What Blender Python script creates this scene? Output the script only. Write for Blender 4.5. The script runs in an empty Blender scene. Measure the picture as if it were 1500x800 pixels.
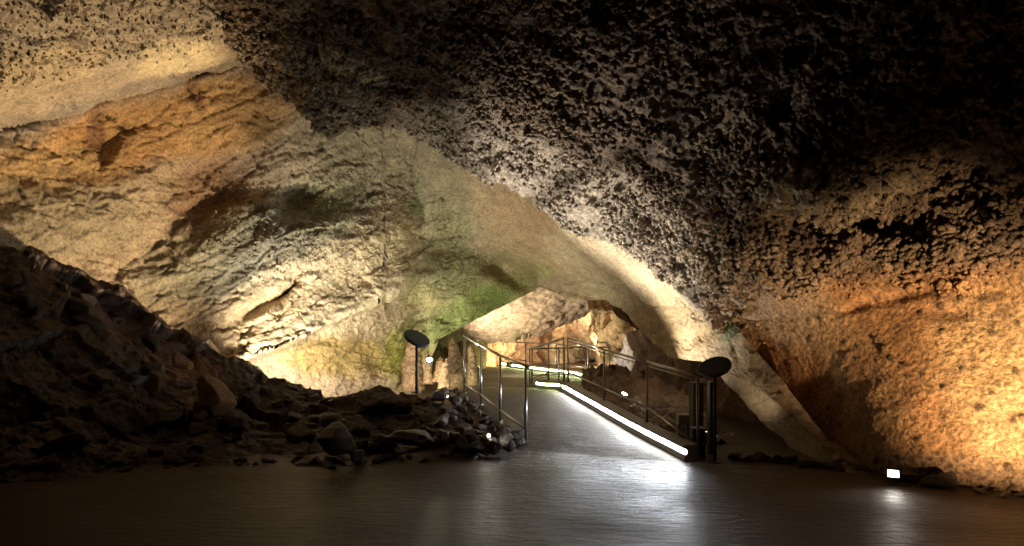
import bpy, bmesh, math, random
import numpy as np
from mathutils import Vector, Matrix, Euler

random.seed(7)
np.random.seed(7)
scene = bpy.context.scene
COL = scene.collection

# ------------------------------------------------------------------ camera
F, CX, HY, EYE = 1000.0, 750.0, 480.0, 1.5      # focal length in px, optical axis, eye height in metres
cam_data = bpy.data.cameras.new("camera")
cam_data.sensor_width = 36.0
cam_data.lens = 24.0
cam_data.shift_y = 80.0 / 1500.0
cam_data.clip_end = 300.0
cam_data.clip_start = 0.05
cam = bpy.data.objects.new("camera", cam_data)
cam.location = (0, 0, EYE)
cam.rotation_euler = (math.radians(90), 0, 0)
COL.objects.link(cam)
scene.camera = cam

# ------------------------------------------------------------------ world (a closed cave: practically no sky)
world = bpy.data.worlds.new("World")
scene.world = world
world.use_nodes = True
_nt = world.node_tree
_sky = _nt.nodes.new("ShaderNodeTexSky")
_sky.sky_type = 'NISHITA'
_sky.sun_disc = False
_sky.sun_elevation = math.radians(5)
_nt.links.new(_sky.outputs[0], _nt.nodes["Background"].inputs[0])
_nt.nodes["Background"].inputs[1].default_value = 0.001

scene.view_settings.view_transform = 'Standard'
scene.view_settings.look = 'None'
scene.view_settings.gamma = 1.0
scene.view_settings.exposure = 0.1
scene.cycles.max_bounces = 8
scene.cycles.diffuse_bounces = 4
scene.cycles.sample_clamp_indirect = 4.0
scene.cycles.use_denoising = True

# ------------------------------------------------------------------ helpers
def W(px, py, d):
    return np.array([(px - CX) / F * d, d, EYE - (py - HY) / F * d])

def WV(px, py, d):
    return Vector(W(px, py, d).tolist())

def tag(o, label=None, cat=None, group=None, kind=None):
    if label: o["label"] = label
    if cat: o["category"] = cat
    if group: o["group"] = group
    if kind: o["kind"] = kind
    return o

def empty(name, loc=(0, 0, 0), rz=0.0):
    o = bpy.data.objects.new(name, None)
    o.empty_display_size = 0.1
    o.location = loc
    o.rotation_euler = (0, 0, rz)
    COL.objects.link(o)
    return o

def link_mesh(name, me, mat=None, parent=None, smooth=False):
    if mat is not None and not me.materials:
        me.materials.append(mat)
    if smooth:
        me.polygons.foreach_set("use_smooth", np.ones(len(me.polygons), dtype=bool))
    o = bpy.data.objects.new(name, me)
    COL.objects.link(o)
    if parent is not None:
        o.parent = parent
    return o

def bm_obj(name, bm, mat, parent=None, smooth=False):
    me = bpy.data.meshes.new(name)
    bm.normal_update()
    bm.to_mesh(me)
    bm.free()
    return link_mesh(name, me, mat, parent, smooth)

def add_box(bm, c, s, rot=None):
    m = Matrix.Translation(Vector(c))
    if rot is not None:
        m = m @ rot.to_4x4()
    m = m @ Matrix.Diagonal((s[0], s[1], s[2], 1))
    return bmesh.ops.create_cube(bm, size=1.0, matrix=m)["verts"]

def add_cyl(bm, p0, p1, r0, r1=None, seg=12):
    p0, p1 = Vector(p0), Vector(p1)
    v = p1 - p0
    q = v.to_track_quat('Z', 'Y').to_matrix().to_4x4()
    m = Matrix.Translation((p0 + p1) / 2) @ q
    bmesh.ops.create_cone(bm, cap_ends=True, segments=seg, radius1=r0, radius2=r0 if r1 is None else r1,
                          depth=v.length, matrix=m)

def bevel(bm, w, seg=2):
    bmesh.ops.bevel(bm, geom=[e for e in bm.edges], offset=w, segments=seg, affect='EDGES', profile=0.6)

# ---- noise in numpy
def _hash(ix, iy, iz, seed):
    h = (ix.astype(np.int64) * 374761393 + iy.astype(np.int64) * 668265263 + iz.astype(np.int64) * 2147483647 + seed * 974711) & 0xFFFFFFFF
    h = ((h ^ (h >> 13)) * 1274126177) & 0xFFFFFFFF
    h = ((h ^ (h >> 16)) * 2246822519) & 0xFFFFFFFF
    return (h ^ (h >> 15)) & 0xFFFFFFFF

def vnoise(P, seed=0):
    """gradient noise, about -1..1"""
    f0 = np.floor(P).astype(np.int64)
    t = P - f0
    u = t * t * t * (t * (t * 6 - 15) + 10)
    out = 0
    for dx in (0, 1):
        wx = u[:, 0] if dx else 1 - u[:, 0]
        for dy in (0, 1):
            wy = u[:, 1] if dy else 1 - u[:, 1]
            for dz in (0, 1):
                wz = u[:, 2] if dz else 1 - u[:, 2]
                h = _hash(f0[:, 0] + dx, f0[:, 1] + dy, f0[:, 2] + dz, seed)
                gx = ((h & 1023) / 511.5 - 1); gy = (((h >> 10) & 1023) / 511.5 - 1); gz = (((h >> 20) & 1023) / 511.5 - 1)
                out = out + wx * wy * wz * (gx * (t[:, 0] - dx) + gy * (t[:, 1] - dy) + gz * (t[:, 2] - dz))
    return out * 1.3

def fbm(P, scale, octv=4, gain=0.5, seed=0, ridged=False):
    out = np.zeros(len(P)); a = 1.0; tot = 0
    Q = P * scale
    for k in range(octv):
        n = vnoise(Q + 17.3 * k, seed + k)
        if ridged:
            n = 1 - 2 * np.abs(n)
        out += a * n; tot += a
        a *= gain; Q = Q * 2.03
    return out / tot

def worley(P, seed=0):
    """distance to the nearest feature point, cell size 1, and a random value of that cell"""
    f0 = np.floor(P).astype(np.int64)
    best = np.full(len(P), 9.0); rid = np.zeros(len(P))
    for dx in (-1, 0, 1):
        for dy in (-1, 0, 1):
            for dz in (-1, 0, 1):
                ix, iy, iz = f0[:, 0] + dx, f0[:, 1] + dy, f0[:, 2] + dz
                h = _hash(ix, iy, iz, seed)
                px = ix + (h & 1023) / 1023.0; py = iy + ((h >> 10) & 1023) / 1023.0; pz = iz + ((h >> 20) & 1023) / 1023.0
                d = (P[:, 0] - px) ** 2 + (P[:, 1] - py) ** 2 + (P[:, 2] - pz) ** 2
                m = d < best
                best = np.where(m, d, best); rid = np.where(m, ((h >> 5) & 255) / 255.0, rid)
    return np.sqrt(best), rid

def fracture(P, seed=0):
    """broken rock: every cell is a tilted facet at its own height, about -1..1"""
    f0 = np.floor(P).astype(np.int64)
    best = np.full(len(P), 9.0); out = np.zeros(len(P))
    for dx in (-1, 0, 1):
        for dy in (-1, 0, 1):
            for dz in (-1, 0, 1):
                ix, iy, iz = f0[:, 0] + dx, f0[:, 1] + dy, f0[:, 2] + dz
                h = _hash(ix, iy, iz, seed); g = _hash(ix, iy, iz, seed + 7)
                ox = P[:, 0] - (ix + (h & 1023) / 1023.0); oy = P[:, 1] - (iy + ((h >> 10) & 1023) / 1023.0); oz = P[:, 2] - (iz + ((h >> 20) & 1023) / 1023.0)
                d = ox * ox + oy * oy + oz * oz
                v = ox * ((g & 1023) / 511.5 - 1) + oy * (((g >> 10) & 1023) / 511.5 - 1) + oz * (((g >> 20) & 1023) / 511.5 - 1) + .55 * ((h >> 7 & 255) / 127.5 - 1)
                m = d < best
                best = np.where(m, d, best); out = np.where(m, v, out)
    return out

def sstep(a, b, x):
    t = np.clip((x - a) / (b - a), 0, 1)
    return t * t * (3 - 2 * t)

def rbf(ctrl, smooth=1e-3):
    """thin-plate fit of inverse depth (planes come out as planes)"""
    c = np.array(ctrl, float)
    X = c[:, :2] / 500.0
    n = len(c)
    def phi(r2):
        return 0.5 * r2 * np.log(r2 + 1e-9)
    D = ((X[:, None] - X[None]) ** 2).sum(-1)
    A = np.zeros((n + 3, n + 3))
    A[:n, :n] = phi(D) + smooth * np.eye(n)
    A[:n, n] = 1; A[:n, n + 1:] = X
    A[n, :n] = 1; A[n + 1:, :n] = X.T
    w = np.linalg.solve(A, np.concatenate([1.0 / c[:, 2], np.zeros(3)]))
    def f(px, py):
        q = np.stack([px.ravel(), py.ravel()], 1) / 500.0
        out = np.zeros(len(q))
        for i in range(n):
            out += w[i] * phi(((q - X[i]) ** 2).sum(1))
        out += w[n] + q @ w[n + 1:]
        return (1.0 / np.clip(out, 1 / 60.0, 1 / 2.5)).reshape(px.shape)
    return f

def poly1(pts, x):
    p = np.array(pts, float)
    return np.interp(x, p[:, 0], p[:, 1])

def resample(pts, n, dens=None):
    p = np.array(pts, float)
    s = np.concatenate([[0], np.cumsum(np.linalg.norm(np.diff(p, axis=0), axis=1))])
    t = np.linspace(0, s[-1], n)
    return np.stack([np.interp(t, s, p[:, k]) for k in range(p.shape[1])], 1)

def axis(lo, hi, a, b, step_in, step_out):
    """coordinates from lo to hi, dense between a and b"""
    parts = []
    if lo < a: parts.append(np.arange(lo, a, step_out))
    parts.append(np.arange(max(lo, a), min(hi, b), step_in))
    if hi > b: parts.append(np.arange(b, hi, step_out))
    return np.append(np.concatenate(parts), hi)

def grid_normals(P):
    du = np.gradient(P, axis=1); dv = np.gradient(P, axis=0)
    N = np.cross(du, dv)
    N /= np.linalg.norm(N, axis=2, keepdims=True) + 1e-12
    return N

def grid_mesh(name, P, col, mat, parent=None):
    h, w = P.shape[:2]
    me = bpy.data.meshes.new(name)
    idx = np.arange(h * w).reshape(h, w)
    q = np.stack([idx[:-1, :-1], idx[1:, :-1], idx[1:, 1:], idx[:-1, 1:]], -1).reshape(-1, 4)
    me.vertices.add(h * w)
    me.vertices.foreach_set("co", P.reshape(-1).astype(np.float32))
    me.loops.add(q.size)
    me.loops.foreach_set("vertex_index", q.ravel().astype(np.int32))
    me.polygons.add(len(q))
    me.polygons.foreach_set("loop_start", (np.arange(len(q)) * 4).astype(np.int32))
    me.polygons.foreach_set("loop_total", np.full(len(q), 4, np.int32))
    me.update(calc_edges=True)
    a = me.color_attributes.new("mineral", 'FLOAT_COLOR', 'POINT')
    c4 = np.ones((h * w, 4), np.float32); c4[:, :3] = col.reshape(-1, 3)
    a.data.foreach_set("color", c4.ravel())
    return link_mesh(name, me, mat, parent, smooth=True)

def toward(P, N, eye):
    """flip normals to the open side of the cave"""
    s = ((np.array(eye) - P) * N).sum(-1, keepdims=True)
    return np.where(s < 0, -N, N)

def blobs(px, py, base, items, warp):
    """mineral colours and some painted light: soft-edged patches with ragged borders"""
    c = np.broadcast_to(np.array(base, float), px.shape + (3,)).copy()
    for (x, y, rx, ry, ang, col, k) in items:
        a = math.radians(ang); ca, sa = math.cos(a), math.sin(a)
        dx, dy = px - x, py - y
        u = (dx * ca + dy * sa) / rx; v = (-dx * sa + dy * ca) / ry
        r = np.sqrt(u * u + v * v) + warp * 0.55
        w = (1 - sstep(0.55, 1.2, r)) * k
        c = c * (1 - w[..., None]) + np.array(col) * w[..., None]
    return c

def relief(px, py, items):
    """soft bosses and hollows, metres of depth"""
    out = np.zeros_like(px)
    for (x, y, rx, ry, ang, amp) in items:
        a = math.radians(ang); ca, sa = math.cos(a), math.sin(a)
        dx, dy = px - x, py - y
        u = (dx * ca + dy * sa) / rx; v = (-dx * sa + dy * ca) / ry
        out += amp * np.exp(-(u * u + v * v) ** 1.6)
    return out

def sdline(pts, px, py, ext=0):
    """y-distance below a polyline y(x)"""
    return py - poly1(pts, px)

# ------------------------------------------------------------------ materials
def new_mat(name):
    m = bpy.data.materials.new(name)
    m.use_nodes = True
    nt = m.node_tree
    return m, nt, nt.nodes["Principled BSDF"]

def node(nt, t, **kw):
    n = nt.nodes.new(t)
    for k, v in kw.items():
        setattr(n, k, v)
    return n

def rock_mat(name, rough=0.75, fine=40.0, bump=0.6, speck=0.35, spec=0.25, attr=True, base=(.2, .15, .1), dist=0.02, strata=None):
    m, nt, b = new_mat(name)
    L = nt.links
    tc = node(nt, "ShaderNodeTexCoord")
    src = tc.outputs["Object"]
    if attr:
        at = node(nt, "ShaderNodeAttribute", attribute_name="mineral"); colr = at.outputs["Color"]
    else:
        rg = node(nt, "ShaderNodeRGB"); rg.outputs[0].default_value = (*base, 1); colr = rg.outputs[0]
    n1 = node(nt, "ShaderNodeTexNoise"); n1.inputs["Scale"].default_value = 3.1; n1.inputs["Detail"].default_value = 8; n1.inputs["Roughness"].default_value = .68
    n2 = node(nt, "ShaderNodeTexNoise"); n2.inputs["Scale"].default_value = fine; n2.inputs["Detail"].default_value = 5; n2.inputs["Roughness"].default_value = .7
    L.new(src, n1.inputs["Vector"]); L.new(src, n2.inputs["Vector"])
    r1 = node(nt, "ShaderNodeMapRange"); r1.inputs[1].default_value = .3; r1.inputs[2].default_value = .72; r1.inputs[3].default_value = 1 - speck; r1.inputs[4].default_value = 1 + speck * .8
    L.new(n1.outputs[0], r1.inputs[0])
    r2 = node(nt, "ShaderNodeMapRange"); r2.inputs[1].default_value = .38; r2.inputs[2].default_value = .60; r2.inputs[3].default_value = 1 - speck * 1.3; r2.inputs[4].default_value = 1.12
    L.new(n2.outputs[0], r2.inputs[0])
    mu = node(nt, "ShaderNodeMath", operation='MULTIPLY'); L.new(r1.outputs[0], mu.inputs[0]); L.new(r2.outputs[0], mu.inputs[1])
    vm = node(nt, "ShaderNodeVectorMath", operation='SCALE'); L.new(colr, vm.inputs[0]); L.new(mu.outputs[0], vm.inputs["Scale"])
    L.new(vm.outputs[0], b.inputs["Base Color"])
    b.inputs["Roughness"].default_value = rough
    b.inputs["Specular IOR Level"].default_value = spec
    vo = node(nt, "ShaderNodeTexVoronoi"); vo.inputs["Scale"].default_value = fine * .55
    L.new(src, vo.inputs["Vector"])
    ad = node(nt, "ShaderNodeMath", operation='MULTIPLY_ADD'); ad.inputs[1].default_value = -.6
    L.new(vo.outputs["Distance"], ad.inputs[0]); L.new(n2.outputs[0], ad.inputs[2])
    bp = node(nt, "ShaderNodeBump"); bp.inputs["Strength"].default_value = bump; bp.inputs["Distance"].default_value = dist
    L.new(ad.outputs[0], bp.inputs["Height"])
    L.new(bp.outputs[0], b.inputs["Normal"])
    return m

def plain(name, col, rough=0.5, metal=0.0, noise=0.15, scale=30.0):
    m, nt, b = new_mat(name)
    L = nt.links
    tc = node(nt, "ShaderNodeTexCoord")
    n = node(nt, "ShaderNodeTexNoise"); n.inputs["Scale"].default_value = scale; n.inputs["Detail"].default_value = 5
    L.new(tc.outputs["Object"], n.inputs["Vector"])
    r = node(nt, "ShaderNodeMapRange"); r.inputs[1].default_value = .3; r.inputs[2].default_value = .7; r.inputs[3].default_value = 1 - noise; r.inputs[4].default_value = 1 + noise
    L.new(n.outputs[0], r.inputs[0])
    vm = node(nt, "ShaderNodeVectorMath", operation='SCALE'); vm.inputs[0].default_value = col
    L.new(r.outputs[0], vm.inputs["Scale"]); L.new(vm.outputs[0], b.inputs["Base Color"])
    r2 = node(nt, "ShaderNodeMapRange"); r2.inputs[3].default_value = max(.05, rough - .12); r2.inputs[4].default_value = min(1, rough + .12)
    L.new(n.outputs[0], r2.inputs[0]); L.new(r2.outputs[0], b.inputs["Roughness"])
    b.inputs["Metallic"].default_value = metal
    return m

def emis(name, col, strength):
    m, nt, b = new_mat(name)
    b.inputs["Base Color"].default_value = (.8, .8, .8, 1)
    b.inputs["Emission Color"].default_value = (*col, 1)
    b.inputs["Emission Strength"].default_value = strength
    return m

M_VAULT = rock_mat("vault_rock", rough=.72, fine=22, bump=.9, speck=.32, dist=.025)
M_POP = rock_mat("popcorn_rock", rough=.7, fine=24, bump=1.0, speck=.45, dist=.03)
M_DARK = rock_mat("dark_slope_rock", rough=.55, fine=22, bump=.7, speck=.45, spec=.4)
M_BACK = rock_mat("chamber_rock", rough=.7, fine=9, bump=.8, speck=.35, dist=.05)
M_BOULDER = rock_mat("boulder_rock", rough=.45, fine=30, bump=.8, speck=.5, spec=.5, attr=False, base=(.13, .095, .07))
M_WET = rock_mat("wet_rock", rough=.42, fine=26, bump=1.0, speck=.5, spec=.5, attr=False, base=(.14, .10, .072))
M_ORANGE = rock_mat("rusty_rock", rough=.6, fine=30, bump=.9, speck=.5, attr=False, base=(.34, .17, .08))
M_PALE = rock_mat("pale_rock", rough=.6, fine=30, bump=.8, speck=.35, attr=False, base=(.42, .33, .22))
M_CALCITE = rock_mat("calcite", rough=.5, fine=30, bump=.6, speck=.3, attr=False, base=(.5, .38, .24), spec=.4)
M_STALAG = rock_mat("stalagmite_rock", rough=.55, fine=18, bump=.9, speck=.5, attr=False, base=(.26, .16, .08), spec=.4, dist=.03)
M_STEEL = plain("stainless_steel", (.42, .41, .39), .32, 1.0)
M_DARKSTEEL = plain("weathered_steel", (.33, .29, .25), .38, .9)
M_BLACK = plain("black_paint", (.012, .012, .014), .45)
M_SLATE = plain("slate_grey_paint", (.07, .085, .12), .5)
M_CABINET = plain("cabinet_grey", (.07, .07, .066), .7)
M_CREAM = plain("cream_plastic", (.5, .47, .36), .5)
M_KERB = plain("kerb_concrete", (.22, .21, .2), .6, noise=.3)

def floor_mat(name, base, tint, rough):
    m, nt, b = new_mat(name)
    L = nt.links
    tc = node(nt, "ShaderNodeTexCoord")
    mp = node(nt, "ShaderNodeMapping"); mp.inputs["Scale"].default_value = (.8, 2.4, 1)
    mp.inputs["Rotation"].default_value = (0, 0, .06)
    L.new(tc.outputs["Object"], mp.inputs["Vector"])
    n1 = node(nt, "ShaderNodeTexNoise"); n1.inputs["Scale"].default_value = 6; n1.inputs["Detail"].default_value = 8; n1.inputs["Roughness"].default_value = .62; n1.inputs["Distortion"].default_value = .5
    L.new(mp.outputs[0], n1.inputs["Vector"])
    n2 = node(nt, "ShaderNodeTexNoise"); n2.inputs["Scale"].default_value = .55; n2.inputs["Detail"].default_value = 4
    L.new(tc.outputs["Object"], n2.inputs["Vector"])
    n3 = node(nt, "ShaderNodeTexNoise"); n3.inputs["Scale"].default_value = 60; n3.inputs["Detail"].default_value = 3
    L.new(mp.outputs[0], n3.inputs["Vector"])
    mix = node(nt, "ShaderNodeMix", data_type='RGBA')
    mix.inputs[6].default_value = (*base, 1); mix.inputs[7].default_value = (*tint, 1)
    L.new(n1.outputs[0], mix.inputs[0])
    L.new(mix.outputs[2], b.inputs["Base Color"])
    rr = node(nt, "ShaderNodeMapRange"); rr.inputs[1].default_value = .35; rr.inputs[2].default_value = .65; rr.inputs[3].default_value = rough - .14; rr.inputs[4].default_value = rough + .16
    L.new(n2.outputs[0], rr.inputs[0]); L.new(rr.outputs[0], b.inputs["Roughness"])
    ad = node(nt, "ShaderNodeMath", operation='MULTIPLY_ADD'); ad.inputs[1].default_value = .3
    L.new(n3.outputs[0], ad.inputs[0]); L.new(n1.outputs[0], ad.inputs[2])
    bp = node(nt, "ShaderNodeBump"); bp.inputs["Strength"].default_value = 1.0; bp.inputs["Distance"].default_value = .13
    L.new(ad.outputs[0], bp.inputs["Height"]); L.new(bp.outputs[0], b.inputs["Normal"])
    b.inputs["Specular IOR Level"].default_value = .3
    return m

M_FLOOR = floor_mat("wet_concrete_floor", (.095, .06, .032), (.21, .135, .073), .42)
M_RAMP = floor_mat("wet_concrete_ramp", (.10, .08, .055), (.2, .16, .11), .58)

# ------------------------------------------------------------------ floor
bm = bmesh.new()
bmesh.ops.create_grid(bm, x_segments=30, y_segments=40, size=1.0, matrix=Matrix.Translation((0, 12, 0)) @ Matrix.Diagonal((22, 30, 1, 1)))
tag(bm_obj("floor", bm, M_FLOOR), kind="structure")

# ------------------------------------------------------------------ cave shell that closes the place all round
def make_shell():
    nu, nv = 120, 50
    u = np.linspace(0, 2 * math.pi, nu); v = np.linspace(-0.12, math.pi / 2, nv)
    U, V = np.meshgrid(u, v)
    P = np.stack([25 * np.cos(V) * np.cos(U), 12 + 30 * np.cos(V) * np.sin(U), 11.5 * np.sin(V)], -1)
    n = fbm(P.reshape(-1, 3), .18, 4).reshape(U.shape)
    P = P * (1 + .10 * n[..., None]); 
    P[..., 1] += 0
    col = np.broadcast_to(np.array([.2, .15, .1]), P.shape)
    tag(grid_mesh("cave_shell", P, col, M_DARK), kind="structure")
make_shell()

def knobs(name, P, N, col, wgt, n, mat, parent, seed, rlo=.018, rhi=.055):
    """thousands of small coral-like knobs grown out of a rock face, one joined mesh"""
    rs = np.random.RandomState(seed)
    bm = bmesh.new(); bmesh.ops.create_uvsphere(bm, u_segments=6, v_segments=4, radius=1.0); bmesh.ops.triangulate(bm, faces=bm.faces)
    bv = np.array([v.co[:] for v in bm.verts]); bf = np.array([[v.index for v in f.verts] for f in bm.faces]); bm.free()
    N = toward(P, N, (0, 3, 1.2)).reshape(-1, 3); P = P.reshape(-1, 3); col = col.reshape(-1, 3)
    p = wgt.ravel() / wgt.sum()
    i = rs.choice(len(P), n, p=p)
    r = rlo + (rhi - rlo) * rs.rand(n) ** 2.6
    ax = N[i] + rs.normal(size=(n, 3)) * .45 + np.array([0, 0, -.25]); ax /= np.linalg.norm(ax, axis=1, keepdims=True)
    t = rs.normal(size=(n, 3)); b = np.cross(ax, t); b /= np.linalg.norm(b, axis=1, keepdims=True); t = np.cross(b, ax)
    lump = 1 + .35 * (rs.rand(n, len(bv), 1) - .5) * 2
    el = 1.0 + 1.1 * rs.rand(n, 1, 1)
    V = (bv[None, :, :1] * t[:, None] + bv[None, :, 1:2] * b[:, None] + bv[None, :, 2:] * el * ax[:, None]) * lump * r[:, None, None]
    V = V + (P[i] + ax * r[:, None] * .55)[:, None]
    Fc = (bf[None] + (np.arange(n) * len(bv))[:, None, None]).reshape(-1, 3)
    me = bpy.data.meshes.new(name)
    me.vertices.add(n * len(bv)); me.vertices.foreach_set("co", V.reshape(-1).astype(np.float32))
    me.loops.add(Fc.size); me.loops.foreach_set("vertex_index", Fc.ravel().astype(np.int32))
    me.polygons.add(len(Fc)); me.polygons.foreach_set("loop_start", (np.arange(len(Fc)) * 3).astype(np.int32)); me.polygons.foreach_set("loop_total", np.full(len(Fc), 3, np.int32))
    me.update(calc_edges=True)
    a = me.color_attributes.new("mineral", 'FLOAT_COLOR', 'POINT')
    c = np.ones((n, len(bv), 4), np.float32); c[:, :, :3] = (col[i] * (.75 + .55 * rs.rand(n, 1)))[:, None]
    a.data.foreach_set("color", c.ravel())
    o = link_mesh(name, me, mat, parent, smooth=True)
    o["kind"] = "stuff"
    return o

# ------------------------------------------------------------------ the vault: left wall and the smooth ceiling behind the lip
LIP = [(-700, -420), (60, -150), (230, -60), (310, 5), (330, 40), (350, 80), (395, 128), (440, 152), (478, 198), (503, 182), (560, 176), (600, 186), (625, 208),
       (690, 255), (740, 270), (800, 300), (860, 342), (930, 365), (1000, 405), (1030, 440), (1070, 485), (1100, 520), (1140, 562), (1190, 622), (1245, 690)]
V_CTRL = [(0, 350, 9.5), (0, 190, 9.6), (0, 0, 8.6), (-400, 350, 7.5), (-400, 0, 6.6), (-900, 300, 6), (-900, -300, 5.5), (-400, -500, 6),
          (200, 430, 11.6), (200, 200, 11.6), (200, 0, 10.2), (400, 540, 13), (400, 400, 13.2), (400, 200, 13), (400, 0, 11.8), (300, -400, 8.4),
          (600, 560, 15), (600, 400, 15.5), (600, 250, 15), (600, 150, 13.8), (640, 497, 16.6), (793, 420, 18), (720, 350, 17), (700, 270, 15.2),
          (800, 340, 15.4), (860, 350, 13.8), (930, 400, 13.0), (1000, 412, 11.7), (840, 441, 17), (888, 439, 16), (944, 495, 14), (981, 524, 13),
          (1045, 534, 10.7), (1000, 460, 12.1), (1060, 485, 10.2), (1100, 525, 9.5), (1120, 560, 8.9), (1120, 600, 8.65), (1190, 625, 8.0), (1240, 685, 7.15), (1240, 600, 8.4)]
V_BOT = [(-900, 660), (560, 640), (600, 610), (622, 560), (640, 499), (700, 466), (793, 421), (812, 428), (840, 441), (888, 440), (917, 457), (944, 495), (981, 524), (1045, 532), (1075, 547), (1110, 568), (1140, 592), (1190, 638), (1240, 694), (1270, 715)]
LEDGE = [(-900, 330), (-300, 250), (0, 190), (60, 172), (130, 150), (250, 118), (330, 98), (352, 92), (420, 40), (600, -60), (1400, -200)]

def make_vault():
    xs = axis(-900, 1270, -30, 1250, 1.9, 14)
    ny = 400
    X = np.broadcast_to(xs, (ny, len(xs))).copy()
    yb = poly1(V_BOT, xs)
    lipy = poly1([p for p in LIP if p[0] not in (503, 560)], xs)
    yt = np.where(xs > 560, lipy - np.interp(xs, [560, 960, 1040, 1100, 1190, 1245], [45, 40, 24, 14, 8, 4]), -500.0)
    yt = np.where((xs > 300) & (xs <= 560), np.interp(xs, [300, 560], [-160, 120]), yt)
    t = np.linspace(0, 1, ny)
    # dense inside the picture
    for_top = np.clip((-30 - yt) / (yb - yt), 0, .6)
    T = np.empty((ny, len(xs)))
    k0 = 40
    T[:k0] = np.linspace(0, 1, k0, endpoint=False)[:, None] * for_top[None]
    T[k0:] = for_top[None] + np.linspace(0, 1, ny - k0)[:, None] * (1 - for_top[None])
    Y = yt[None] + T * (yb - yt)[None]
    # ragged lower edge
    D = rbf(V_CTRL)(X, Y)
    # ledge in the upper left: a thick slab whose grey underside shows
    s = sdline(LEDGE, X, Y)
    lw = sstep(420, 330, X)
    wob = 8 * np.sin(X / 37.) + 5 * np.sin(X / 13. + 1)
    rag = 4 * vnoise(np.stack([X.ravel() / 22., Y.ravel() / 60., X.ravel() * 0], 1), 8).reshape(X.shape)
    s = s + rag
    prof = -.20 * sstep(3, -4, s) - .75 * sstep(0, 1, np.clip(-s / (58 + wob), 0, 1))
    D += prof * lw + .32 * np.exp(-(s / 4.) ** 2) * sstep(352, 335, X)
    # bedding: the long diagonal ledge over the golden band
    B2 = [(150, 560), (300, 545), (400, 515), (430, 500), (520, 455), (600, 415), (650, 400)]
    s2 = sdline(B2, X, Y); w2 = sstep(180, 330, X) * sstep(700, 610, X)
    D += w2 * np.where(s2 > 0, .55 * sstep(0, 8, s2) , -.35 * np.exp(-(s2 / 35.) ** 2))
    B3 = [(200, 420), (330, 300), (450, 290), (540, 300), (600, 290)]
    s3 = sdline(B3, X, Y); w3 = sstep(330, 400, X) * sstep(620, 570, X)
    D += w3 * -.10 * np.exp(-((s3 - 50) / 40.) ** 2)
    D += relief(X, Y, [
        (300, 275, 75, 55, -25, .36), (255, 345, 80, 30, -30, .2), (435, 290, 28, 20, 0, .35),   # brown hollow and its tail
        (425, 420, 30, 12, -55, .5), (400, 440, 55, 10, -28, .35),                                  # crack by the bright patch
        (610, 330, 14, 90, 3, .14),                                                                 # vertical crease
        (470, 370, 90, 45, -35, -.18), (560, 330, 40, 25, -30, -.1),
        (120, 300, 120, 60, -15, -.12),
        (140, 190, 10, 35, -12, .05), (285, 140, 10, 28, -25, .05),                                   # dark seep grooves
        (760, 400, 60, 22, 25, .6), (860, 425, 45, 14, 10, .5),
        (900, 372, 70, 18, 25, -.12), (960, 405, 40, 25, 30, -.15),
        (1030, 490, 22, 12, -40, .3), (770, 320, 60, 30, 30, -.2),
        (700, 430, 60, 25, -32, -.25), (560, 520, 60, 30, 0, .15)])
    P = np.stack([(X - CX) / F * D, D, EYE - (Y - HY) / F * D], -1)
    N = toward(P, grid_normals(P), (-0.5, 3, 1.5))
    Pf = P.reshape(-1, 3)
    # strata run up to the right
    ca, sa = math.cos(.55), math.sin(.55)
    Q = np.stack([Pf[:, 0] * ca + Pf[:, 2] * sa, Pf[:, 1], -Pf[:, 0] * sa + Pf[:, 2] * ca], 1)
    Qs = Q * np.array([.35, .5, 1.4])
    warp = (fbm(Pf, .6, 3, seed=5) + .55 * fbm(Pf, 3.0, 4, seed=6, gain=.6)).reshape(X.shape)
    smooth = sstep(640, 720, X) * .55                         # the far vault is smoother
    rgh = (1 - smooth).reshape(-1)
    disp = .16 * fbm(Pf, .45, 3, seed=1)
    disp += rgh * (.13 * fbm(Qs, 1.1, 5, seed=9, ridged=True, gain=.55) - .03)
    disp += rgh * (.06 * fbm(Q * np.array([.6, .8, 1.5]), 2.6, 5, seed=12, gain=.6) + .07 * fracture(Q * np.array([.5, .6, 1.5]) + .25 * warp.reshape(-1)[:, None], 40) + .035 * fracture(Q * np.array([1.6, 2.0, 4.5]), 41))
    disp += (.5 + .5 * rgh) * .035 * fbm(Pf, 8.0, 4, seed=15, gain=.65)
    # popcorn on the grey top of the ledge and on the green middle
    pop = (sstep(20, -30, s + 38) * lw).reshape(-1) * .32 + (sstep(150, 60, np.hypot((X - 440) / 1.5, Y - 335)) * .3).reshape(-1)
    wd, rid = worley(Pf * 6.0 + .4 * np.stack([fbm(Pf, 5, 2, seed=300 + k) for k in range(3)], 1), 3)
    wd2, rid2 = worley(Pf * 13.0 + .4 * np.stack([fbm(Pf, 9, 2, seed=310 + k) for k in range(3)], 1), 4)
    disp += pop * (.06 * (1 - np.clip(wd / .75, 0, 1) ** 2) * (.35 + rid) + .05 * (1 - np.clip(wd2 / .75, 0, 1) ** 2) * (.2 + rid2) - .04)
    # sharp little cracks
    cr = np.abs(fbm(Q * np.array([.5, .7, 1.2]), 1.3, 4, seed=31))
    disp -= .045 * rgh * (1 - sstep(0, .03, cr))
    disp *= (1 - .85 * sstep(1010, 1080, X)).reshape(-1)
    disp += sstep(1010, 1080, X).reshape(-1) * (.05 * fbm(Pf, 2.5, 5, seed=19, gain=.6) + .025 * fracture(Pf * 4.0, 43))
    P = P + N * disp.reshape(X.shape)[..., None]
    # wrap the lower edge backwards so that it has thickness
    edge = P[-1]
    low = (1 - sstep(1000, 1110, xs))[:, None]
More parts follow.
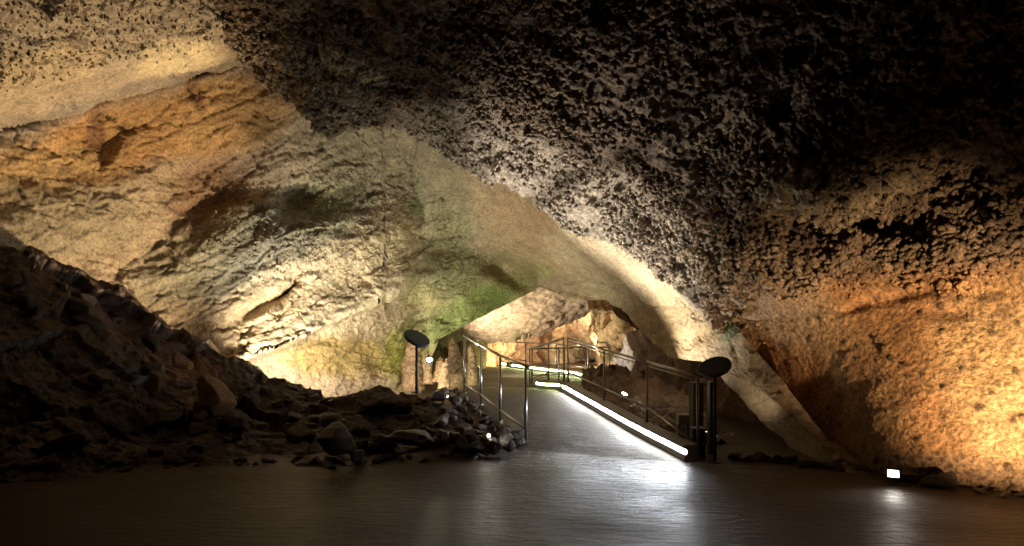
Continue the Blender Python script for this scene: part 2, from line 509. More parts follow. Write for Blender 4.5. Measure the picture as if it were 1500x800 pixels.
    back = np.stack([edge + np.array([0, .25 * k ** 1.3, 0]) * (.25 + .75 * low) + np.array([0, 0, .10 * k + .03 * k * k]) * low - np.array([0, 0, .03 * k]) * (1 - low) for k in range(1, 8)], 0)
    back += .06 * fbm(back.reshape(-1, 3), 2.0, 3, seed=3).reshape(back.shape[:2])[..., None]
    topb = np.stack([P[0] + np.array([.02 * k, .16 * k, .02 * k]) for k in range(6, 0, -1)], 0)
    P = np.concatenate([topb, P, back], 0)
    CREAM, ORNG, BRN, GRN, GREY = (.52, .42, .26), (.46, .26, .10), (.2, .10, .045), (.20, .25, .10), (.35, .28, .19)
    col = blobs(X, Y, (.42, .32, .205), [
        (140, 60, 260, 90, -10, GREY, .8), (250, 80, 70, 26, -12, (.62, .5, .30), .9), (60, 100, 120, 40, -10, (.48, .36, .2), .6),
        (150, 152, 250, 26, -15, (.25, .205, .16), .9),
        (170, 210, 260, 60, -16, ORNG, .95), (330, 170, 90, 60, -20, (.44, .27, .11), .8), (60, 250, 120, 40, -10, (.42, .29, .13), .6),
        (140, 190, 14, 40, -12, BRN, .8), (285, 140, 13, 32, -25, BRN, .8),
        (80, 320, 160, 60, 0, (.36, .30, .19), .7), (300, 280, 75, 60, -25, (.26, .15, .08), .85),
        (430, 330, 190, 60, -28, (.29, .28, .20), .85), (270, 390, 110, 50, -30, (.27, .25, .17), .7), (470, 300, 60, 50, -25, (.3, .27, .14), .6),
        (570, 230, 130, 75, 15, (.24, .205, .13), .9), (640, 290, 90, 60, 35, (.29, .25, .16), .7), (640, 350, 55, 100, 0, (.28, .26, .15), .8), (610, 330, 14, 90, 3, (.18, .19, .11), .6),  # olive-brown patch near the lip is darkened to stand for dimmer light
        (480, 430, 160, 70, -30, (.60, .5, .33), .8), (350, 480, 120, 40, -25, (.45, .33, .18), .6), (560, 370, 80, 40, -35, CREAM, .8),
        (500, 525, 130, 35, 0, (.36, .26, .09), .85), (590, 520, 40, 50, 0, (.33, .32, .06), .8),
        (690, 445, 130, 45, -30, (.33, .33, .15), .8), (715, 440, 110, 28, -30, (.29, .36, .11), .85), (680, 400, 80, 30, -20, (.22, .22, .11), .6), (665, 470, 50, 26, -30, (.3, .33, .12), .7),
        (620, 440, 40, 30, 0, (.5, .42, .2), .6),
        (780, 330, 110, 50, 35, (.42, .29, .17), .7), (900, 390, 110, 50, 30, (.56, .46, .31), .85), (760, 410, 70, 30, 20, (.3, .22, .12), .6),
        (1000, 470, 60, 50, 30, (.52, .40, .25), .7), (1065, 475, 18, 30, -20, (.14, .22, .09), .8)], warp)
    # dark manganese films in ragged specks
    mn = sstep(.18, .42, fbm(Pf, 2.6, 5, seed=44, gain=.6)).reshape(X.shape)
    col = col * (1 - .45 * mn * (1 - .6 * smooth))[..., None]
    col = np.concatenate([np.repeat(col[:1], 6, 0), col, np.repeat(col[-1:], 7, 0)], 0)
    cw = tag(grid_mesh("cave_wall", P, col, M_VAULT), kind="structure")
    Pi = P[6:ny + 6]
    knobs("calcite_knobs", Pi, grid_normals(Pi), col[6:ny + 6], np.clip(pop.reshape(X.shape), 0, 1) ** 2 * D ** 2 * ((X > -20) & (Y > -20)), 3000, M_VAULT, cw, 22, .008, .022)
make_vault()

# ------------------------------------------------------------------ the rough slab: ceiling over the room and the right wall
S_CTRL = [(-700, -420, 6.2), (60, -150, 8.3), (310, 5, 10.4), (390, 130, 11.6), (475, 195, 12.1), (600, 175, 12.9), (690, 255, 12.9), (800, 300, 12.6), (860, 342, 12.4),
          (1000, 405, 11.0), (1070, 485, 10.3), (1140, 560, 9.5), (1200, 630, 8.55), (1245, 690, 7.5), (500, 0, 9.6), (700, 0, 8.6), (900, 0, 7.9), (1200, 0, 7.0), (1500, 0, 6.2),
          (650, 130, 11.0), (900, 200, 9.7), (1100, 200, 8.3), (1300, 200, 7.4), (1500, 200, 6.7), (1100, 400, 9.2), (1300, 400, 8.0), (1500, 400, 6.9), (1300, 600, 7.3), (1500, 600, 6.5),
          (1310, 700, 6.9), (1500, 725, 6.15), (1900, 785, 4.95), (2400, 850, 4.05), (2400, 300, 4.6), (2400, -300, 4.2), (1500, -500, 5.0), (900, -600, 5.6), (200, -500, 7.0), (1900, -900, 4.0)]

def make_slab():
    nA, nB = 520, 560
    lip = resample([(-700, -420), (230, -60)], 30)[:-1].tolist() + resample(LIP[2:], nA - 29).tolist()
    lip = np.array(lip)
    n = len(lip)
    flo = [(1245, 690), (1310, 705), (1400, 717), (1500, 729), (1900, 795), (2400, 860)]
    # across: from lip (s=0) to the outer border (s=1)
    s_in = np.concatenate([np.linspace(0, .56, nB - 130, endpoint=False), np.linspace(.56, 1, 130)])
    # outer border runs along the floor line's far end, the right side and the top
    top = resample([(-300, -900), (900, -900), (1700, -700), (2000, 0), (2000, 500), (2100, 826)], n)
    # a fan whose last row is the floor line
    tt = np.linspace(0, 1, n)
    S = s_in ** 1.0
    X = lip[:, 0][:, None] * (1 - S) + top[:, 0][:, None] * S
    Y = lip[:, 1][:, None] * (1 - S) + top[:, 1][:, None] * S
    # let the last row lie on the floor line, and feed this in towards the end
    fl = poly1(flo, X)
    wl = sstep(.72, 1.0, tt)[:, None]
    Yl = fl + 6
    shift = (Yl[-1] - Y[-1])[None]
    Y = Y + shift * wl
    D = rbf(S_CTRL)(X, Y)
    P0 = np.stack([(X - CX) / F * D, D, EYE - (Y - HY) / F * D], -1)
    wall = sstep(375, 440, Y + .06 * (X - 1300)) * sstep(1020, 1130, X)      # smoother ochre wall low on the right
    D += relief(X, Y, [
        (1230, 275, 95, 26, -4, -.40), (1290, 330, 90, 26, 0, .85), (1180, 320, 40, 14, 10, .3), (1390, 250, 60, 50, 0, .25),
        (1060, 230, 70, 70, 0, .28), (1150, 160, 26, 30, 0, .25),
        (720, 215, 26, 22, 20, .2), (820, 235, 55, 24, 25, .3), (900, 290, 60, 20, 25, .2), (700, 20, 60, 40, 0, .25), (590, 110, 50, 18, 20, .3),
        (500, 30, 60, 30, 10, .25), (960, 330, 40, 14, 30, .2),
        (1330, 432, 80, 8, -14, .06), (1390, 458, 30, 10, 0, .05), (1250, 450, 40, 7, -25, .05)])
    P = np.stack([(X - CX) / F * D, D, EYE - (Y - HY) / F * D], -1)
    N = toward(P, grid_normals(P), (0, 3, 1.2))
    Pf = P.reshape(-1, 3); wf = wall.reshape(-1)
    warpv = np.stack([fbm(Pf, 3.0, 2, seed=60 + k) for k in range(3)], 1)
    d1, r1 = worley(Pf * 3.3 + .35 * warpv, 5)
    d2, r2 = worley(Pf * 8.5 + .45 * warpv, 6)
    d3, r3 = worley(Pf * 19.0 + .5 * warpv, 7)
    b1 = 1 - np.clip(d1 / .8, 0, 1) ** 2; b2 = 1 - np.clip(d2 / .75, 0, 1) ** 2; b3 = 1 - np.clip(d3 / .75, 0, 1) ** 2
    big = fbm(Pf, .5, 3, seed=20)
    disp = .28 * big + .15 * fbm(Pf, 1.3, 4, seed=25, gain=.55)
    pop = (.10 * b1 * (.2 + r1) + .08 * b2 * (.15 + r2 * 1.1) + .05 * b3 * (.2 + r3)) + .09 * fbm(Pf, 5.0, 5, seed=28, gain=.7)
    smth = sstep(-.25, .2, fbm(Pf, .8, 3, seed=140))
    d0, r0 = worley(Pf * np.array([1.7, 1.7, 1.2]) + .4 * warpv, 9)
    pop = pop * (.6 + .4 * smth) + .18 * np.clip(1 - d0 / .6, 0, 1) ** 1.3 * (r0 > .7)
    # a wall with scattered dark knobs and low relief
    kn = (r2 > .82) * np.clip(b2 - .72, 0, 1) * .11 + (r3 > .62) * np.clip(b3 - .72, 0, 1) * .05 + .008 * fbm(Pf, 9, 4, seed=34, gain=.65) + .05 * fbm(Pf, 1.8, 5, seed=33, gain=.55)
    disp = disp * (1 - .75 * wf) + pop * (1 - wf) + kn * wf
    P = P + N * disp.reshape(X.shape)[..., None]
    # sideways pull makes the knobs overhang
    tn = np.stack([vnoise(Pf * 9.0, 70 + k) for k in range(3)], 1).reshape(P.shape)
    P = P + tn * (.03 * (1 - wall))[..., None]
    P[-1, :, 2] = np.minimum(P[-1, :, 2], -.05)
    # underside: the lip turns back
    e = P[:, 0]
    back = np.stack([e + np.array([-.02 * k, .22 * k + .03 * k * k, .05 * k * k - .02 * k]) for k in range(8, 0, -1)], 1)
    back += .10 * fbm(back.reshape(-1, 3), 2.5, 3, seed=4).reshape(back.shape[:2])[..., None]
    P = np.concatenate([back, P], 1)
    warp = fbm(Pf, .7, 3, seed=50).reshape(X.shape)
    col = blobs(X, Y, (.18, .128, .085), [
        (880, 330, 340, 100, 30, (.43, .37, .295), .85), (440, 110, 110, 60, 20, (.40, .32, .22), .8), (520, 90, 60, 18, 25, (.55, .45, .3), .8),  # the small cream strip paints lit facets into the colour
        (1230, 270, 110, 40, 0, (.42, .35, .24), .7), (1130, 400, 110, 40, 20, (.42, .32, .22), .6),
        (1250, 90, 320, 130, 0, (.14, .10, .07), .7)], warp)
    oc = blobs(X, Y, (.40, .215, .095), [(1480, 540, 130, 160, 0, (.52, .36, .18), .8), (1150, 440, 120, 60, 40, (.46, .34, .22), .8), (1260, 560, 60, 140, -35, (.38, .24, .12), .6),  # first patch paints the lamp's hot spot into the wall colour
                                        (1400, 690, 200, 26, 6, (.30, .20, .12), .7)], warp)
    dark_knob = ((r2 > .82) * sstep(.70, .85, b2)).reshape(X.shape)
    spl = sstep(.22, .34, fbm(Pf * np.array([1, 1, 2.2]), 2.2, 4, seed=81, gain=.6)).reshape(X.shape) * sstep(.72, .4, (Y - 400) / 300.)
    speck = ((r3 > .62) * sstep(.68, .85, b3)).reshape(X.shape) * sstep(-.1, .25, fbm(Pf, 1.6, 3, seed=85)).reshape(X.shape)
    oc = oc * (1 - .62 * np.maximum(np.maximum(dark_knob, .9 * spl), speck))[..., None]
    # popcorn: colour darker in the gaps between the pale knobs
    gap_tone = (.55 + .6 * np.clip(b1 * .5 + b2 * .6, 0, 1)).reshape(X.shape)
    col = col * gap_tone[..., None]
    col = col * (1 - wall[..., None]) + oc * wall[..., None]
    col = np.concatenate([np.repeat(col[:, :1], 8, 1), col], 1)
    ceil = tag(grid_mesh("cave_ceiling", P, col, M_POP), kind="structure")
    Pi = P[:, 8:]; ci = col[:, 8:]
    clump = sstep(-.28, .3, fbm(Pf, 1.1, 3, seed=95)).reshape(X.shape)
    wgt = (.05 + clump) * (.2 + .8 * smth.reshape(X.shape)) * (1 - wall) * np.clip(.1 + b2 * r2 * 1.3, 0, 1).reshape(X.shape) * ((X > -20) & (X < 1520) & (Y > -20) & (Y < 720))
    knobs("calcite_knobs", Pi, grid_normals(Pi), ci, wgt * D ** 2, 36000, M_POP, ceil, 21, .011, .046)
make_slab()

# ------------------------------------------------------------------ generic patch between two curves y_top(x), y_bot(x)
def patch(name, ctrl, xs, ytop, ybot, ny, mat, base, blob_items, rel=(), amp=(.3, .12, .04), scl=(.5, 1.8, 6.0), seed=0, wrap_top=0, wrap_bot=0, wrapv=(0, .3, -.1),
          ridged=False, eye=(0, 3, 1.5), extra=None, parent=None):
    X = np.broadcast_to(xs, (ny, len(xs))).copy()
    yt = poly1(ytop, xs); yb = poly1(ybot, xs)
    Y = yt[None] + np.linspace(0, 1, ny)[:, None] * (yb - yt)[None]
    D = rbf(ctrl)(X, Y) + relief(X, Y, rel)
    P = np.stack([(X - CX) / F * D, D, EYE - (Y - HY) / F * D], -1)
    N = toward(P, grid_normals(P), eye)
    Pf = P.reshape(-1, 3)
    disp = amp[0] * fbm(Pf, scl[0], 3, seed=seed) + amp[1] * fbm(Pf, scl[1], 4, seed=seed + 5, ridged=ridged) + amp[2] * fbm(Pf, scl[2], 3, seed=seed + 9)
    if extra is not None:
        disp = disp + extra(Pf, X.ravel(), Y.ravel())
    P = P + N * disp.reshape(X.shape)[..., None]
    col = blobs(X, Y, base, blob_items, fbm(Pf, .7, 3, seed=seed + 20).reshape(X.shape))
    mn = sstep(.15, .4, fbm(Pf, 1.7, 5, seed=seed + 44, gain=.6)).reshape(X.shape)
    col = col * (1 - .4 * mn)[..., None]
    wv = np.array(wrapv)
    if wrap_top:
        e = P[0]
        b = np.stack([e + wv * np.array([1, 1, 1 + .35 * k]) * k for k in range(wrap_top, 0, -1)], 0)
        b += amp[1] * fbm(b.reshape(-1, 3), 1.5, 3, seed=seed).reshape(b.shape[:2])[..., None] * .6
        P = np.concatenate([b, P], 0); col = np.concatenate([np.repeat(col[:1], wrap_top, 0), col], 0)
    if wrap_bot:
        e = P[-1]
        b = np.stack([e + wv * np.array([1, 1, 1 + .35 * k]) * k for k in range(1, wrap_bot + 1)], 0)
        b += amp[1] * fbm(b.reshape(-1, 3), 1.5, 3, seed=seed).reshape(b.shape[:2])[..., None] * .6
        P = np.concatenate([P, b], 0); col = np.concatenate([col, np.repeat(col[-1:], wrap_bot, 0)], 0)
    o = grid_mesh(name, P, col, mat, parent)
    if parent is None:
        tag(o, kind="structure")
    return o

# ------------------------------------------------------------------ back chamber
def chamber_columns(Pf, x, y):
    # hanging curtains: vertical fluting
    q = np.stack([Pf[:, 0] * 2.2, Pf[:, 1] * 1.2, Pf[:, 2] * .25], 1)
    return .45 * fbm(q, 1.0, 4, seed=90, ridged=True, gain=.6)
back_wall = patch("back_wall", [(520, 480, 27), (620, 520, 25), (700, 430, 26), (760, 500, 28), (850, 520, 30), (850, 420, 24), (900, 470, 26), (930, 500, 24), (1000, 520, 21), (1150, 500, 20), (700, 560, 26)],
      np.arange(500, 1160, 2.2), [(500, 300), (1160, 330)], [(500, 545), (700, 540), (850, 532), (1000, 560), (1160, 600)], 110, M_BACK,
      (.46, .30, .16), [(640, 500, 50, 60, 0, (.42, .27, .1), .6), (860, 505, 60, 50, 0, (.56, .42, .24), .8), (930, 510, 40, 30, 0, (.6, .52, .42), .8), (820, 480, 40, 30, 0, (.4, .22, .1), .6),
                        (760, 510, 30, 40, 0, (.5, .3, .16), .6)],
      rel=[(815, 510, 14, 50, 0, -1.2), (905, 490, 24, 40, 25, -1.6), (860, 525, 22, 30, 0, 1.6), (745, 500, 16, 40, 0, -1.0), (690, 510, 14, 50, 0, -1.2), (660, 520, 16, 40, 0, .8)],
      amp=(.5, .25, .1), scl=(.35, 1.2, 3.5), seed=200, extra=chamber_columns)

chamber_ceiling = patch("chamber_ceiling", [(600, 400, 18.5), (700, 400, 19), (800, 400, 19), (900, 400, 19), (650, 506, 24), (760, 500, 23.5), (850, 466, 23), (895, 446, 22), (760, 450, 21)],
      np.arange(600, 905, 2.0), [(600, 380), (905, 390)], [(600, 520), (650, 506), (700, 500), (735, 498), (760, 500), (775, 493), (800, 486), (825, 474), (850, 467), (890, 447), (905, 442)], 70, M_BACK,
      (.46, .33, .21), [(720, 450, 60, 40, -20, (.44, .31, .2), .7), (840, 450, 60, 25, -20, (.52, .40, .28), .8), (780, 470, 60, 30, -20, (.5, .35, .22), .6)],
      rel=[(768, 493, 16, 7, -10, 1.0), (808, 470, 6, 3, 0, .6)], amp=(.35, .20, .10), scl=(.45, 1.5, 4), seed=230, wrap_bot=7, wrapv=(0, .3, .12))

right_spur = patch("rock_spur", [(860, 430, 20), (900, 450, 20), (920, 500, 20.5), (960, 500, 19), (990, 530, 18), (960, 545, 19), (880, 460, 21), (1060, 530, 16)],
      np.arange(868, 1060, 2.0), [(868, 440), (889, 444), (905, 452), (925, 470), (945, 480), (960, 492), (980, 505), (1060, 520)], [(868, 455), (880, 480), (893, 545), (930, 560), (1060, 600)], 60, M_BACK,
      (.55, .38, .2), [(925, 520, 22, 26, 0, (.62, .58, .55), .9), (965, 515, 24, 18, 0, (.62, .54, .46), .8), (900, 480, 30, 40, 20, (.6, .42, .2), .7)],
      rel=[(925, 500, 8, 40, 20, .5), (905, 480, 6, 40, 25, -.5)], amp=(.25, .14, .06), scl=(.6, 1.8, 5), seed=260, wrap_top=6, wrapv=(0, .3, .06), extra=chamber_columns)

def drip(bm, base, length, r, seed, seg=9, rings=7, up=False):
    rnd = random.Random(seed)
    ringsv = []
    bend = Vector((rnd.uniform(-.05, .05), rnd.uniform(-.05, .05), 0)) * length
    for k in range(rings):
        t = k / (rings - 1)
        rr = r * (1 - t) ** .8 * (1 + .18 * rnd.uniform(-1, 1)) + .004
        z = length * t * (1 if up else -1)
        c = Vector(base) + Vector((0, 0, z)) + bend * t * t
        ringsv.append([bm.verts.new(c + Vector((math.cos(a), math.sin(a), 0)) * rr * (1 + .15 * rnd.uniform(-1, 1))) for a in [2 * math.pi * i / seg for i in range(seg)]])
    for a, b in zip(ringsv[:-1], ringsv[1:]):
        for i in range(seg):
            bm.faces.new((a[i], a[(i + 1) % seg], b[(i + 1) % seg], b[i]))
    bm.faces.new(ringsv[-1]); bm.faces.new(ringsv[0])

def piece(name, mat, parent, fn):
    bm = bmesh.new(); fn(bm)
    return bm_obj(name, bm, mat, parent, smooth=True)

rnd = random.Random(3)
# stalactites along the lower lip of the chamber ceiling and behind it
for k in range(26):
    px = rnd.uniform(690, 890)
    py = poly1([(650, 503), (760, 497), (800, 482), (850, 463), (890, 443)], px) - rnd.uniform(0, 4)
    d = rnd.uniform(23.2, 24.5)
    L = rnd.choice([.1, .14, .18, .22, .3]); p = WV(px, py, d)
    piece("stalactite", M_CALCITE, chamber_ceiling, lambda bm: drip(bm, p + Vector((0, 0, .1)), L + .1, .05 + .09 * L, k))
# ------------------------------------------------------------------ dark wall under the beam on the right
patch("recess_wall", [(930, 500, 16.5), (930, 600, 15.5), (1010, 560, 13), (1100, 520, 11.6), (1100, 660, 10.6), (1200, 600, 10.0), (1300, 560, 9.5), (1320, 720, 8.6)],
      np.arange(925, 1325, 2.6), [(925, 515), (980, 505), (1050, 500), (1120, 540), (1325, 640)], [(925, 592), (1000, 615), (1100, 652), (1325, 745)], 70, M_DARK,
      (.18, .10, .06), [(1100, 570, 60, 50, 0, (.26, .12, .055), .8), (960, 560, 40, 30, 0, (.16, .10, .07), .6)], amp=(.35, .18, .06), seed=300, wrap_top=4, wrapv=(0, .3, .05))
# rough dark rubble bank between the ramp kerb and that wall
patch("rubble_bank", [(860, 548, 17), (900, 556, 15.5), (950, 565, 13.4), (1000, 590, 11.6), (1050, 640, 9.8), (1010, 640, 9.4), (900, 600, 12.5), (860, 575, 14.5)],
      np.arange(855, 1075, 2.4), [(855, 546), (885, 545), (905, 540), (935, 548), (960, 556), (1000, 580), (1040, 625), (1075, 650)], [(855, 590), (900, 605), (960, 640), (1010, 665), (1075, 672)], 50, M_DARK,
      (.15, .09, .06), [], amp=(.22, .22, .07), scl=(.8, 2.2, 7), seed=330, ridged=True, wrap_top=5, wrapv=(0, .25, -.1))

# ------------------------------------------------------------------ dark slope on the left
SLOPE_TOP = [(-700, 200), (-200, 300), (0, 350), (60, 368), (100, 385), (150, 408), (190, 432), (212, 462), (240, 484), (300, 508), (340, 524), (395, 546), (440, 552), (480, 566), (560, 574), (630, 580), (680, 602), (725, 638), (762, 672)]
SLOPE_FOOT = [(-700, 800), (0, 722), (60, 716), (150, 708), (300, 702), (520, 701), (640, 696), (720, 688), (762, 682)]
def slope_rock(Pf, x, y):
    fade = sstep(-.16, .1, Pf[:, 2])
    return fade * (.16 * fracture(Pf * 1.3 + .3 * fbm(Pf, 1.5, 2)[:, None], 21) + .05 * fracture(Pf * 3.2, 22) + .02 * fracture(Pf * 7.0, 23) + .05 * fbm(Pf, 5.0, 4, seed=77, gain=.65) - .10)
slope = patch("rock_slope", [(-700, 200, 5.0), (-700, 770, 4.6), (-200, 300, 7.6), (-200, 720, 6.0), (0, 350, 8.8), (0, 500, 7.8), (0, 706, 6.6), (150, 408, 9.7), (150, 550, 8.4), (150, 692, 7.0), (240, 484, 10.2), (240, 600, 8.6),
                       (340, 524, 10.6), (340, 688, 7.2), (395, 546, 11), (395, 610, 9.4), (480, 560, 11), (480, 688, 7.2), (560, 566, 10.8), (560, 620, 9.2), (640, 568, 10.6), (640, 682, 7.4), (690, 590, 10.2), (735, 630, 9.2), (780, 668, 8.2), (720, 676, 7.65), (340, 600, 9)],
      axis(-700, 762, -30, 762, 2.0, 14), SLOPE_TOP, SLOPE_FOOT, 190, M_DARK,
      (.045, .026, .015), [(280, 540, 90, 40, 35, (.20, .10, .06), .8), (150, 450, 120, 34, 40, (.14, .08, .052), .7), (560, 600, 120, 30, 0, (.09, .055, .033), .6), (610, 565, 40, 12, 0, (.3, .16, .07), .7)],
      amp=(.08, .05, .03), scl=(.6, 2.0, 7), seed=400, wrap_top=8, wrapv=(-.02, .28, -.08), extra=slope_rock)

# ------------------------------------------------------------------ ramp, crest and the path beyond
def make_ramp():
    #  (left x, y, z) (right x, y, z)
    rows = [((-.1, 8.15, -.012), (2.02, 7.35, -.012)), ((.10, 8.75, .012), (1.86, 7.9, .02)), ((-.25, 10.2, .10), (1.66, 9.0, .075)), ((-.60, 11.4, .215), (1.33, 10.9, .17)),
            ((-.95, 12.5, .31), (1.0, 12.75, .27)), ((-.98, 13.3, .33), (.88, 13.4, .28)), ((-.95, 14.4, .22), (.75, 14.4, .18)), ((-.95, 17.6, .0), (.6, 17.6, -.004)), ((-.95, 18.2, -.03), (.6, 18.2, -.03))]
    A = np.array([r[0] for r in rows]); B = np.array([r[1] for r in rows])
    A = np.stack([np.interp(np.linspace(0, 8, 60), np.arange(9), A[:, k]) for k in range(3)], 1)
    B = np.stack([np.interp(np.linspace(0, 8, 60), np.arange(9), B[:, k]) for k in range(3)], 1)
    t = np.linspace(0, 1, 14)[None, :, None]
    P = A[:, None] * (1 - t) + B[:, None] * t
    # side skirts
    lo = P[:, :1].copy(); lo[..., 2] = -.1; hi = P[:, -1:].copy(); hi[..., 2] = -.1
    P = np.concatenate([lo, P, hi], 1)
    o = grid_mesh("ramp", P, np.full(P.shape, .1), M_RAMP)
    tag(o, kind="structure")
make_ramp()

def ramp_z(y):
    return float(np.interp(y, [7.6, 9, 10.9, 12.75, 13.3, 14.4, 17.6], [0, .075, .17, .27, .28, .19, 0]))

KERB = [(1.93, 7.62), (1.72, 8.6), (1.60, 9.2), (1.33, 10.8), (1.00, 12.7), (.90, 13.25), (.72, 14.3), (.55, 15.8)]
M_LED = emis("led_white", (.88, .94, 1.0), 92.0)
M_LED2 = emis("led_yellowish", (.78, 1.0, .42), 50.0)

def sweep(bm, pts, prof):
    """prof: closed list of (sideways, up); sideways is to the right of travel"""
    rings = []
    for i, p in enumerate(pts):
        a = Vector(pts[max(i - 1, 0)]); b = Vector(pts[min(i + 1, len(pts) - 1)])
        d = (b - a); d.z = 0; d.normalize()
        r = Vector((d.y, -d.x, 0))
        rings.append([bm.verts.new(Vector(p) + r * s + Vector((0, 0, u))) for s, u in prof])
    n = len(prof)
    for a, b in zip(rings[:-1], rings[1:]):
        for i in range(n):
            bm.faces.new((a[i], b[i], b[(i + 1) % n], a[(i + 1) % n]))
    bm.faces.new(rings[0]); bm.faces.new(rings[-1][::-1])

kp = resample([(x, y, ramp_z(y)) for x, y in KERB], 30)
kp[:, 2] = [ramp_z(y) for y in kp[:, 1]]
kpts = [tuple(p) for p in kp]
k = empty("ramp_kerb", kpts[0])
tag(k, "grey concrete kerb with a glowing light groove along the ramp", "kerb")
def rel(pts, o): return [tuple(Vector(p) - Vector(o)) for p in pts]
bm = bmesh.new(); sweep(bm, rel(kpts, kpts[0]), [(0, -.06), (.0, .078), (.035, .082), (.035, .134), (.0, .138), (.0, .185), (.16, .185), (.16, -.06)]); bm_obj("kerb_body", bm, M_KERB, k)

def led(name, pts, off, mat, label, up0=.088, up1=.128):
    o = empty(name, pts[0])
    bm = bmesh.new(); sweep(bm, rel(pts, pts[0]), [(off, up0), (off, up1), (off + .012, up1), (off + .012, up0)]); bm_obj("light_diffuser", bm, mat, o)
    bm = bmesh.new(); sweep(bm, rel(pts, pts[0]), [(off + .0125, up0 - .003), (off + .0125, up1 + .003), (off + .022, up1 + .003), (off + .022, up0 - .003)]); bm_obj("aluminium_channel", bm, M_STEEL, o)
    tag(o, label, "light strip")
    return o
led("light_strip", kpts[:20], .008, M_LED, "bright white light strip set in the kerb of the ramp")
led("light_strip", kpts[20:], .008, M_LED2, "short yellowish light strip where the kerb bends over the crest")

# path beyond the crest with its own kerb strip
bm = bmesh.new()
vs = [bm.verts.new(v) for v in [(-1.6, 17.0, .004), (2.7, 17.4, .004), (3.2, 19.9, .004), (.2, 26.6, .004), (-2.4, 27.2, .004), (-2.2, 21, .004)]]
bm.faces.new(vs)
tag(bm_obj("path", bm, M_RAMP), kind="structure")
fk = [(2.75, 18.9, 0), (2.4, 19.7, 0), (1.6, 21.6, 0), (.6, 24.0, 0), (-.42, 26.4, 0)]
fkp = [tuple(p) for p in resample(fk, 16)]
k2 = empty("path_kerb", fkp[0]); tag(k2, "low kerb with a light groove along the far path", "kerb")
bm = bmesh.new(); sweep(bm, rel(fkp, fkp[0]), [(0, -.05), (0, .07), (.04, .075), (.04, .13), (0, .135), (0, .18), (.2, .18), (.2, -.05)]); bm_obj("kerb_body", bm, M_KERB, k2)
led("light_strip", fkp, .006, M_LED2, "yellowish light strip running along the far path", .08, .126)

# ------------------------------------------------------------------ railings
def railing(label, posts, rail_over=(.0, .0), low=None, r=.021, mat=M_STEEL, post_mat=None, double=False, group=None):
    """posts: list of (x, y, z_base, z_top)"""
    o = empty("railing", posts[0][:3])
    b = Vector(posts[0][:3])
    for (x, y, z0, z1) in posts:
        bm = bmesh.new()
        add_cyl(bm, Vector((x, y, z0 - .03)) - b, Vector((x, y, z1)) - b, r * .95, seg=14)
        p = bm_obj("post", bm, post_mat or mat, o, smooth=False)
        for f in p.data.polygons: f.use_smooth = len(f.vertices) == 4
        bm = bmesh.new(); add_cyl(bm, Vector((x, y, z0)) - b, Vector((x, y, z0 + .012)) - b, r * 2.3, seg=16); bm_obj("foot_plate", bm, post_mat or mat, p)
    tops = [Vector((x, y, z1)) for x, y, z0, z1 in posts]
    d0 = (tops[0] - tops[1]).normalized() * rail_over[0]; d1 = (tops[-1] - tops[-2]).normalized() * rail_over[1]
    def tube(name, pts, rr):
        bm = bmesh.new()
        for a, c in zip(pts[:-1], pts[1:]):
            add_cyl(bm, a - b, c - b, rr, seg=12)
        for c in pts:
            bmesh.ops.create_uvsphere(bm, u_segments=10, v_segments=6, radius=rr * 1.0, matrix=Matrix.Translation(c - b))
        ob = bm_obj(name, bm, mat, o, smooth=True)
        return ob
    tube("handrail", [tops[0] + d0] + tops[1:-1] + [tops[-1] + d1], r)
    if low is not None:
        lows = [Vector((x, y, z0 + low)) for x, y, z0, z1 in posts]
        tube("lower_rail", lows, r * .75)
    if double:
        tube("middle_rail", [t - Vector((0, 0, .055)) for t in tops], r * .5)
    tag(o, label, "railing", group)
    return o

railing("bare steel handrail on four posts beside the rubble on the ramp's edge",
        [(.178, 8.87, .01, 1.0), (-.175, 10.2, .10, 1.08), (-.52, 11.4, .21, 1.21), (-.87, 12.5, .30, 1.34)], (.12, .1), low=.17)
railing("long handrail of thin doubled tubes on the lit kerb up to the crest",
        [(2.10, 7.72, .0, .955), (1.78, 9.0, .275, 1.05), (1.46, 10.8, .37, 1.15), (1.07, 13.05, .48, 1.30)], (.12, .0), low=.17, r=.017, mat=M_DARKSTEEL, double=True)
railing("dark handrail descending behind the crest from the twin corner posts",
        [(1.00, 13.12, .48, 1.30), (.78, 14.6, .36, 1.16), (.46, 17.7, .0, .96)], low=.17, r=.02, mat=M_DARKSTEEL)
railing("dark level handrail running along the near edge of the far path",
        [(.52, 17.75, .004, .95), (1.25, 18.2, .004, .95), (2.02, 18.7, .004, .95), (2.75, 19.3, .004, .95)], low=.25, r=.022, mat=M_DARKSTEEL, double=False)
railing("distant handrail along the far path towards the stalagmites",
        [(2.3, 20.6, 0, .95), (1.45, 22.5, 0, .95), (.5, 24.8, 0, .95), (-.45, 27.0, 0, .95), (-1.6, 27.4, 0, .95), (-2.7, 27.4, 0, .95)], low=.3, r=.025, mat=M_DARKSTEEL)

